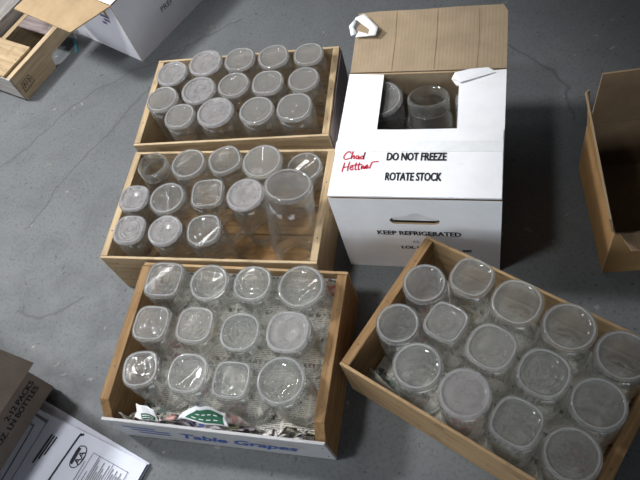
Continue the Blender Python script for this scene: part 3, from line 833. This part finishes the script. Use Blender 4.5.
def wloc(u, v): c, s = math.cos(WA), math.sin(WA); return (WX + c * u - s * v, WY + s * u + c * v)
jx, jy = wloc(.168, .2620)
jar('wide-mouthed clear jar leaning back, mouth up, in the open refrigerated carton', (jx, jy, .254 - .245), .0470, h=.245, mouth=.0405, upright=True, finish='hazy', rz=WA, tilt=(-.30, 0), group='jars in the refrigerated carton')
jx, jy = wloc(.0665, .2560)
jar('large clear jar half hidden under the left flap of the refrigerated carton', (jx, jy, .0062), .050, h=.252, mouth=.041, finish='hazy', rz=WA, group='jars in the refrigerated carton')
jx, jy = wloc(.2670, .2560)
jar('clear jar mostly hidden under the torn right flap of the refrigerated carton', (jx, jy, .0062), .0450, h=.244, mouth=.038, finish='hazy', rz=WA, group='jars in the refrigerated carton')

# ------------------------------------------------------------------ far white carton with its flap open
FX, FY, FA = -.2854, 1.6663, math.radians(35.0)
FH, FLu, FLv = .205, .62, .30
fc = thing('cardboard_carton', 'large white carton with one tan flap folded out, behind the far crate', 'carton', (FX, FY, 0), FA)
lo, ti = M['lilac_board'], M['tan_flap']
fr = panel('front_panel', [(0, 0, 0), (FLu, 0, 0), (FLu, 0, FH), (0, 0, FH)], T, lo, ti, M['flute'], fc)
panel('back_panel', [(FLu, FLv, 0), (0, FLv, 0), (0, FLv, FH), (FLu, FLv, FH)], T, lo, ti, M['flute'], fc)
le = panel('end_panel', [(0, FLv - T, 0), (0, T, 0), (0, T, FH), (0, FLv - T, FH)], T, lo, ti, M['flute'], fc)
panel('end_panel', [(FLu, T, 0), (FLu, FLv - T, 0), (FLu, FLv - T, FH), (FLu, T, FH)], T, lo, ti, M['flute'], fc)
panel('bottom_panel', [(T, FLv - T, .001), (FLu - T, FLv - T, .001), (FLu - T, T, .001), (T, T, .001)], T, lo, ti, M['flute'], fc)
panel('top_flap', [(.002, 0, FH + .005), (FLu, 0, FH + .005), (FLu, .148, FH + .005), (.002, .148, FH + .005)], T, M['white_board'], ti, M['flute'], fc)
panel('top_flap', [(.002, .150, FH + .005), (FLu, .150, FH + .005), (FLu, FLv, FH + .005), (.002, FLv, FH + .005)], T, M['white_board'], ti, M['flute'], fc)
panel('end_flap', [(-.001, .000, FH + .003), (-.001, FLv - .004, FH + .003), (-.125, FLv - .004, FH - .002), (-.120, .045, FH - .003)][::1], .0035, ti, lo, M['flute'], fc)
lettering('printed_lettering', 'PREP 12', (.135, 0, .074), (1, 0, 0), (0, 0, 1), .017, M['ink_grey'], fr, width=.085, bold=.01)
strokes('printed_lines', [[(.05, .168), (.11, .168)], [(.055, .155), (.10, .155)], [(.06, .142), (.115, .142)]], .009, (0, .3, 0), (0, -1, 0), (0, 0, 1), M['ink_purple'], le)
strokes('printed_logo', [[(.215, .15), (.255, .15)], [(.222, .135), (.248, .135)], [(.205, .12), (.225, .12)]], .010, (0, .3, 0), (0, -1, 0), (0, 0, 1), M['ink_purple'], le)
tpz = box('tape_strip', (-.0006, .045, .150), (-.0001, .058, .204), M['tan_flap'], fc, bev=0); tpz['label'] = 'short strip of tan tape'

# ------------------------------------------------------------------ upturned crate at the far left
UX, UY, UA = -.6516, 1.7038, math.radians(41.5)
UH = .098; UL, UW = .25, .162
uc = thing('wooden_crate', 'upturned slatted wooden crate with a notched end, beside the large white carton', 'crate', (UX, UY, 0), UA)
notch = [(0, 0), (.138, 0), (.146, .034), (.152, .040), (.160, .042), (UL, .042), (UL, UH - .008), (0, UH - .008)]
ub = prism('end_board', notch, 'y', 0, .018, M['wood_tan_x'], uc)
prism('end_board', [(0, 0), (UL, 0), (UL, UH - .008), (0, UH - .008)], 'y', UW - .018, UW, M['wood_pale_x'], uc)
box('side_slat', (-.0062, .0, .012), (-.0002, UW, UH - .009), M['wood_grey_y'], uc)
box('side_slat', (UL + .0002, .0, .012), (UL + .0062, UW, UH - .009), M['wood_grey_y'], uc)
box('bottom_slat', (-.004, .019, UH - .007), (.118, UW + .004, UH + .001), M['wood_pale_y'], uc)
box('bottom_slat', (.184, .0185, UH - .0145 - .0), (.246, UW - .0185, UH - .0085), M['wood_dark_y'], uc)
nails(uc, [(.02, .027, UH + .0013), (.062, .027, UH + .0013), (.100, .027, UH + .0013), (.02, .10, UH + .0013), (.03, .145, UH + .0013)], 'z')
strokes('burnt_stamp', [[(.004, .03), (.010, .060), (.045, .062), (.050, .034), (.004, .03)], [(.013, .037), (.017, .056)], [(.017, .056), (.024, .038), (.028, .056)], [(.036, .056), (.036, .038), (.044, .047), (.036, .056)]], .0028, (.006, 0, -.006), (1, 0, 0), (0, 0, 1), M['nail'], ub)
st = mesh_obj('nylon_strap', [(-.4815, 1.920, .001), (-.4735, 1.921, .001), (-.4715, 1.868, .001), (-.4795, 1.868, .001), (-.4790, 1.822, .001), (-.4710, 1.824, .001),
                              (-.4815, 1.920, .003), (-.4735, 1.921, .003), (-.4715, 1.868, .003), (-.4795, 1.868, .003), (-.4790, 1.822, .003), (-.4710, 1.824, .003)],
              [(0, 3, 2, 1), (3, 4, 5, 2), (6, 7, 8, 9), (9, 8, 11, 10), (0, 1, 7, 6), (1, 2, 8, 7), (2, 5, 11, 8), (5, 4, 10, 11), (4, 3, 9, 10), (3, 0, 6, 9)], M['teal'])
tag(st, 'thin teal strap lying on the floor under the tan flap', 'strap')
gc, gs_ = math.cos(UA), math.sin(UA)
gb = thing('weathered_crate', 'grey weathered wooden crate at the top left corner, behind the upturned crate', 'crate', (UX + gc * -.12 - gs_ * .175, UY + gs_ * -.12 + gc * .175, 0), UA)
for k in range(3):
    box('top_slat', (.0, .002 + k * .082, .112), (.40, .078 + k * .082, .121), M['wood_grey_x'], gb)
box('side_slat', (.001, .0, .02), (.399, .0060, .1115), M['wood_grey_x'], gb)
box('side_slat', (.001, .234, .02), (.399, .240, .1115), M['wood_grey_x'], gb)
box('end_board', (.002, .0065, .0), (.018, .2335, .1115), M['wood_grey_y'], gb)
box('end_board', (.382, .0065, .0), (.398, .2335, .1115), M['wood_grey_y'], gb)
box('corner_bolt', (.190, -.004, .098), (.198, -.0004, .106), M['bolt'], gb)

# ------------------------------------------------------------------ open brown box at the right
RX, RY, RA = .5057, .5068, math.atan2(-.0248, .0682)
RW, RD, RH = .36, .265, .152
rb = thing('cardboard_box', 'open brown cardboard box with flaps up, in the shade by the right picture edge', 'box', (RX, RY, 0), RA)
bo, bi, be = M['brown_red'], M['brown'], M['flute']
panel('front_panel', [(0, 0, 0), (RW, 0, 0), (RW, 0, RH), (0, 0, RH)], T, bo, bi, be, rb)
panel('back_panel', [(RW, RD, 0), (0, RD, 0), (0, RD, RH), (RW, RD, RH)], T, bo, bi, be, rb)
panel('side_panel', [(0, RD - T, 0), (0, T, 0), (0, T, RH), (0, RD - T, RH)], T, bo, bi, be, rb)
panel('side_panel', [(RW, T, 0), (RW, RD - T, 0), (RW, RD - T, RH), (RW, T, RH)], T, bo, bi, be, rb)
panel('bottom_panel', [(T, RD - T, .001), (RW - T, RD - T, .001), (RW - T, T, .001), (T, T, .001)], T, bo, bi, be, rb)
lfl = panel('side_flap', [(-.001, RD - .004, RH + .001), (-.001, .004, RH + .001), (-.016, -.020, RH + .05), (-.0345, -.040, RH + .125), (-.036, .02, RH + .140), (-.030, RD - .045, RH + .148), (-.024, RD - .040, RH + .15)], T, bo, bi, be, rb)
panel('back_flap', [(RW, RD + .001, RH + .001), (.004, RD + .001, RH + .001), (.008, RD - .005, RH + .152), (RW, RD - .006, RH + .154)], T, bo, bi, be, rb)
panel('front_flap', [(.010, -.001, RH + .001), (.024, -.034, RH - .006), (RW - .03, -.036, RH - .006), (RW - .004, -.001, RH + .001)][::-1], T, M['brown_drab'] if False else bo, bi, be, rb)
panel('side_flap', [(RW + .001, .004, RH + .001), (RW + .001, RD - .004, RH + .001), (RW + .06, RD - .004, RH + .13), (RW + .06, .004, RH + .13)], T, bo, bi, be, rb)

# ------------------------------------------------------------------ flattened white carton and brown bottle box at the lower left
PX, PY, PA = -.491, .497, math.atan2(-.720, .694)
fl = thing('flattened_carton', 'flattened white carton printed with a ruled table, under the brown bottle box', 'carton', (PX, PY, 0), PA)
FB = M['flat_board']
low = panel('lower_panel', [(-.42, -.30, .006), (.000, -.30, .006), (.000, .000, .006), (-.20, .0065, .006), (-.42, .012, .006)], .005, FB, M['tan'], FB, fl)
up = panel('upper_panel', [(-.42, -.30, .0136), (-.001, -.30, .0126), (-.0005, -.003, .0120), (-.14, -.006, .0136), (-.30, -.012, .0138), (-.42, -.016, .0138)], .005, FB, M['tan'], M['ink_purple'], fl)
pz = .0140
def onp(lines, w, m, nm): return strokes(nm, lines, w, (0, 0, pz), (1, 0, 0), (0, 1, 0), m, up, lift=.0003)
onp([smooth_line([(-.164, -.012), (-.170, -.016), (-.173, -.022), (-.179, -.118), (-.186, -.28)], 4)], .0045, M['ink'], 'printed_rule')
onp([[(-.262, -.020), (-.254, -.28)]], .0012, M['ink_grey'], 'fold_line')
tab_ = onp([[(-.300, -.024), (-.262, -.026)]], .006, M['ink_grey'], 'printed_mark')
onp([smooth_line([(-.31, -.046), (-.29, -.046), (-.286, -.052), (-.279, -.148), (-.276, -.25)], 5)], .0018, M['ink'], 'slot_outline')
def up_text(s, u0, v0, cap, width, m=M['ink_grey'], bold=.01):
    return lettering('printed_lettering', s, (u0, v0, pz), (0, 1, 0), (-1, 0, 0), cap, m, up, width=width, bold=bold, lift=.0003)
for k, uu in enumerate((-.236, -.229, -.222)):
    onp([[(uu, -.108 + .012 * k), (uu + .003, -.042)]], .0038, M['ink'], 'printed_line')
# box maker's mark: oval with two letters
mk = onp([smooth_line([(-.152, -.078), (-.158, -.070), (-.159, -.040), (-.153, -.033), (-.143, -.032), (-.136, -.042), (-.134, -.056), (-.138, -.070), (-.144, -.077), (-.152, -.078)], 3)], .0022, M['ink'], 'makers_mark')
onp([[(-.1545, -.073), (-.1555, -.038)]], .0075, M['ink'], 'makers_mark_band'); onp([[(-.1360, -.066), (-.1355, -.046)]], .0015, M['ink'], 'makers_mark_band')
up_text('AA', -.1380, -.070, .0120, .030, M['ink'], .02)
tl = []
for uu in (-.121, -.104, -.066, -.028): tl.append([(uu, -.20), (uu, -.034)])
tl += [[(-.121, -.034), (-.028, -.034)]]
onp(tl, .0010, M['ink'], 'ruled_table')
onp([[(-.128, -.2), (-.128, -.055)]] + [[(-.112, -.2), (-.112, -.07)]] + [[(-.100 + k * .0046, -.2 + .006 * (k % 3)), (-.100 + k * .0046, -.040 - .011 * (k % 3))] for k in range(7)] + [[(-.061 + k * .0052, -.2), (-.061 + k * .0052, -.042 - .009 * (k % 2))] for k in range(6)], .0019, M['ink_grey'], 'table_text')

BX, BY, BA = -.9500, .4590, PI / 4
BL_, BD, BH, BZ = .40, .27, .270, .0150
bb = thing('bottle_box', 'brown cardboard bottle box with an outer flap hanging down, standing on the flattened carton', 'box', (BX, BY, BZ), BA)
dr = M['brown_drab']
bfp = panel('front_panel', [(0, 0, 0), (BL_, 0, 0), (BL_, 0, BH), (0, 0, BH)], T, dr, M['brown'], M['flute'], bb)
panel('back_panel', [(BL_, BD, 0), (0, BD, 0), (0, BD, BH), (BL_, BD, BH)], T, dr, M['brown'], M['flute'], bb)
panel('end_panel', [(0, BD - T, 0), (0, T, 0), (0, T, BH), (0, BD - T, BH)], T, dr, M['brown'], M['flute'], bb)
panel('end_panel', [(BL_, T, 0), (BL_, BD - T, 0), (BL_, BD - T, BH), (BL_, T, BH)], T, dr, M['brown'], M['flute'], bb)
panel('bottom_panel', [(T, BD - T, .001), (BL_ - T, BD - T, .001), (BL_ - T, T, .001), (T, T, .001)], T, dr, M['brown'], M['flute'], bb)
hf = panel('outer_flap', [(.001, -.058, .168), (BL_ + .016, -.058, .168), (BL_ + .002, -.002, BH), (.001, -.002, BH)], T, M['brown_flap'], dr, M['flute'], bb)
lettering('printed_lettering', '2-12 PACKS', (.317 - .02, 0, .0640), (1, 0, 0), (0, 0, 1), .0165, M['ink'], bfp, width=.090, bold=.0, heavy=.0010)
lettering('printed_lettering', '24/12 OZ. LN BOTTLES', (.203, 0, .0420), (1, 0, 0), (0, 0, 1), .0165, M['ink'], bfp, width=.180, bold=.0, heavy=.0010)

# ------------------------------------------------------------------ light, air, camera
def area(name, loc, target, size, power, col, spread=PI):
    l = bpy.data.lights.new(name, 'AREA'); l.shape = 'RECTANGLE'; l.size, l.size_y = size; l.energy = power; l.color = col; l.spread = spread
    o = bpy.data.objects.new(name, l); COL.objects.link(o); o.location = loc
    o.rotation_euler = (Vector(target) - Vector(loc)).to_track_quat('-Z', 'Y').to_euler(); return o
def spot(name, loc, target, deg, power, radius, blend, col):
    l = bpy.data.lights.new(name, 'SPOT'); l.energy = power; l.spot_size = math.radians(deg); l.spot_blend = blend; l.shadow_soft_size = radius; l.color = col
    o = bpy.data.objects.new(name, l); COL.objects.link(o); o.location = loc
    o.rotation_euler = (Vector(target) - Vector(loc)).to_track_quat('-Z', 'Y').to_euler(); return o
spot('added_key_spot', (-1.9, 2.4, 2.8), (-.37, 1.19, 0), 34, 430, .22, .55, (.97, .985, 1.0))  # added spot, no lamp seen; cone cut so the right floor stays dim
spot('added_key_spot', (-1.2, .6, 3.2), (-.42, 1.05, 0), 41, 190, .22, .75, (.97, .985, 1.0))  # second added spot from an unseen source, fitted to the overall brightness
area('daylight_from_doorway', (-6.2, 1.0, 1.9), (0, .9, 0), (3, 1.6), 45, (.92, .96, 1.0))
area('added_side_fill', (-6, -2.5, 2.0), (0, .9, 0), (3, 1.6), 45, (.86, .94, 1.0))  # added fill from front left, no window known there
area('added_front_fill', (-.8, -3.6, 1.2), (-.1, .9, 0), (2.0, 1.2), 36, (.84, .93, 1.0))  # added fill behind the camera, lifts the carton fronts
for k, (tx, ty) in enumerate(((-1.05, 2.15), (-.75, 2.75))):
    tube = area('ceiling_tube', (tx, ty, 2.75), (tx, ty, 0), (1.9, .03), 9, (1.0, .98, .95)); tube.rotation_euler = (0, 0, math.radians(22))
w = bpy.data.worlds.new('room_air'); SC.world = w; w.use_nodes = True
bg = w.node_tree.nodes['Background']; bg.inputs[0].default_value = (.75, .83, 1, 1); bg.inputs[1].default_value = .035

cam = bpy.data.cameras.new('camera'); cam.sensor_fit = 'HORIZONTAL'; cam.sensor_width = 36; cam.lens = 670.694 / 640 * 36; cam.clip_start = .02
co = bpy.data.objects.new('camera', cam); COL.objects.link(co)
co.matrix_world = Matrix.Translation((0, 0, 1.3)) @ Matrix.Rotation(.574507537, 4, 'X') @ Matrix.Rotation(-.390745252, 4, 'Z')
SC.camera = co
SC.cycles.max_bounces = 24; SC.cycles.transparent_max_bounces = 48; SC.cycles.transmission_bounces = 12; SC.cycles.glossy_bounces = 6; SC.cycles.diffuse_bounces = 4
SC.cycles.use_denoising = True
vs = SC.view_settings
vs.view_transform = 'Standard'; vs.look = 'None'; vs.exposure = .4; vs.gamma = 1; vs.use_curve_mapping = False
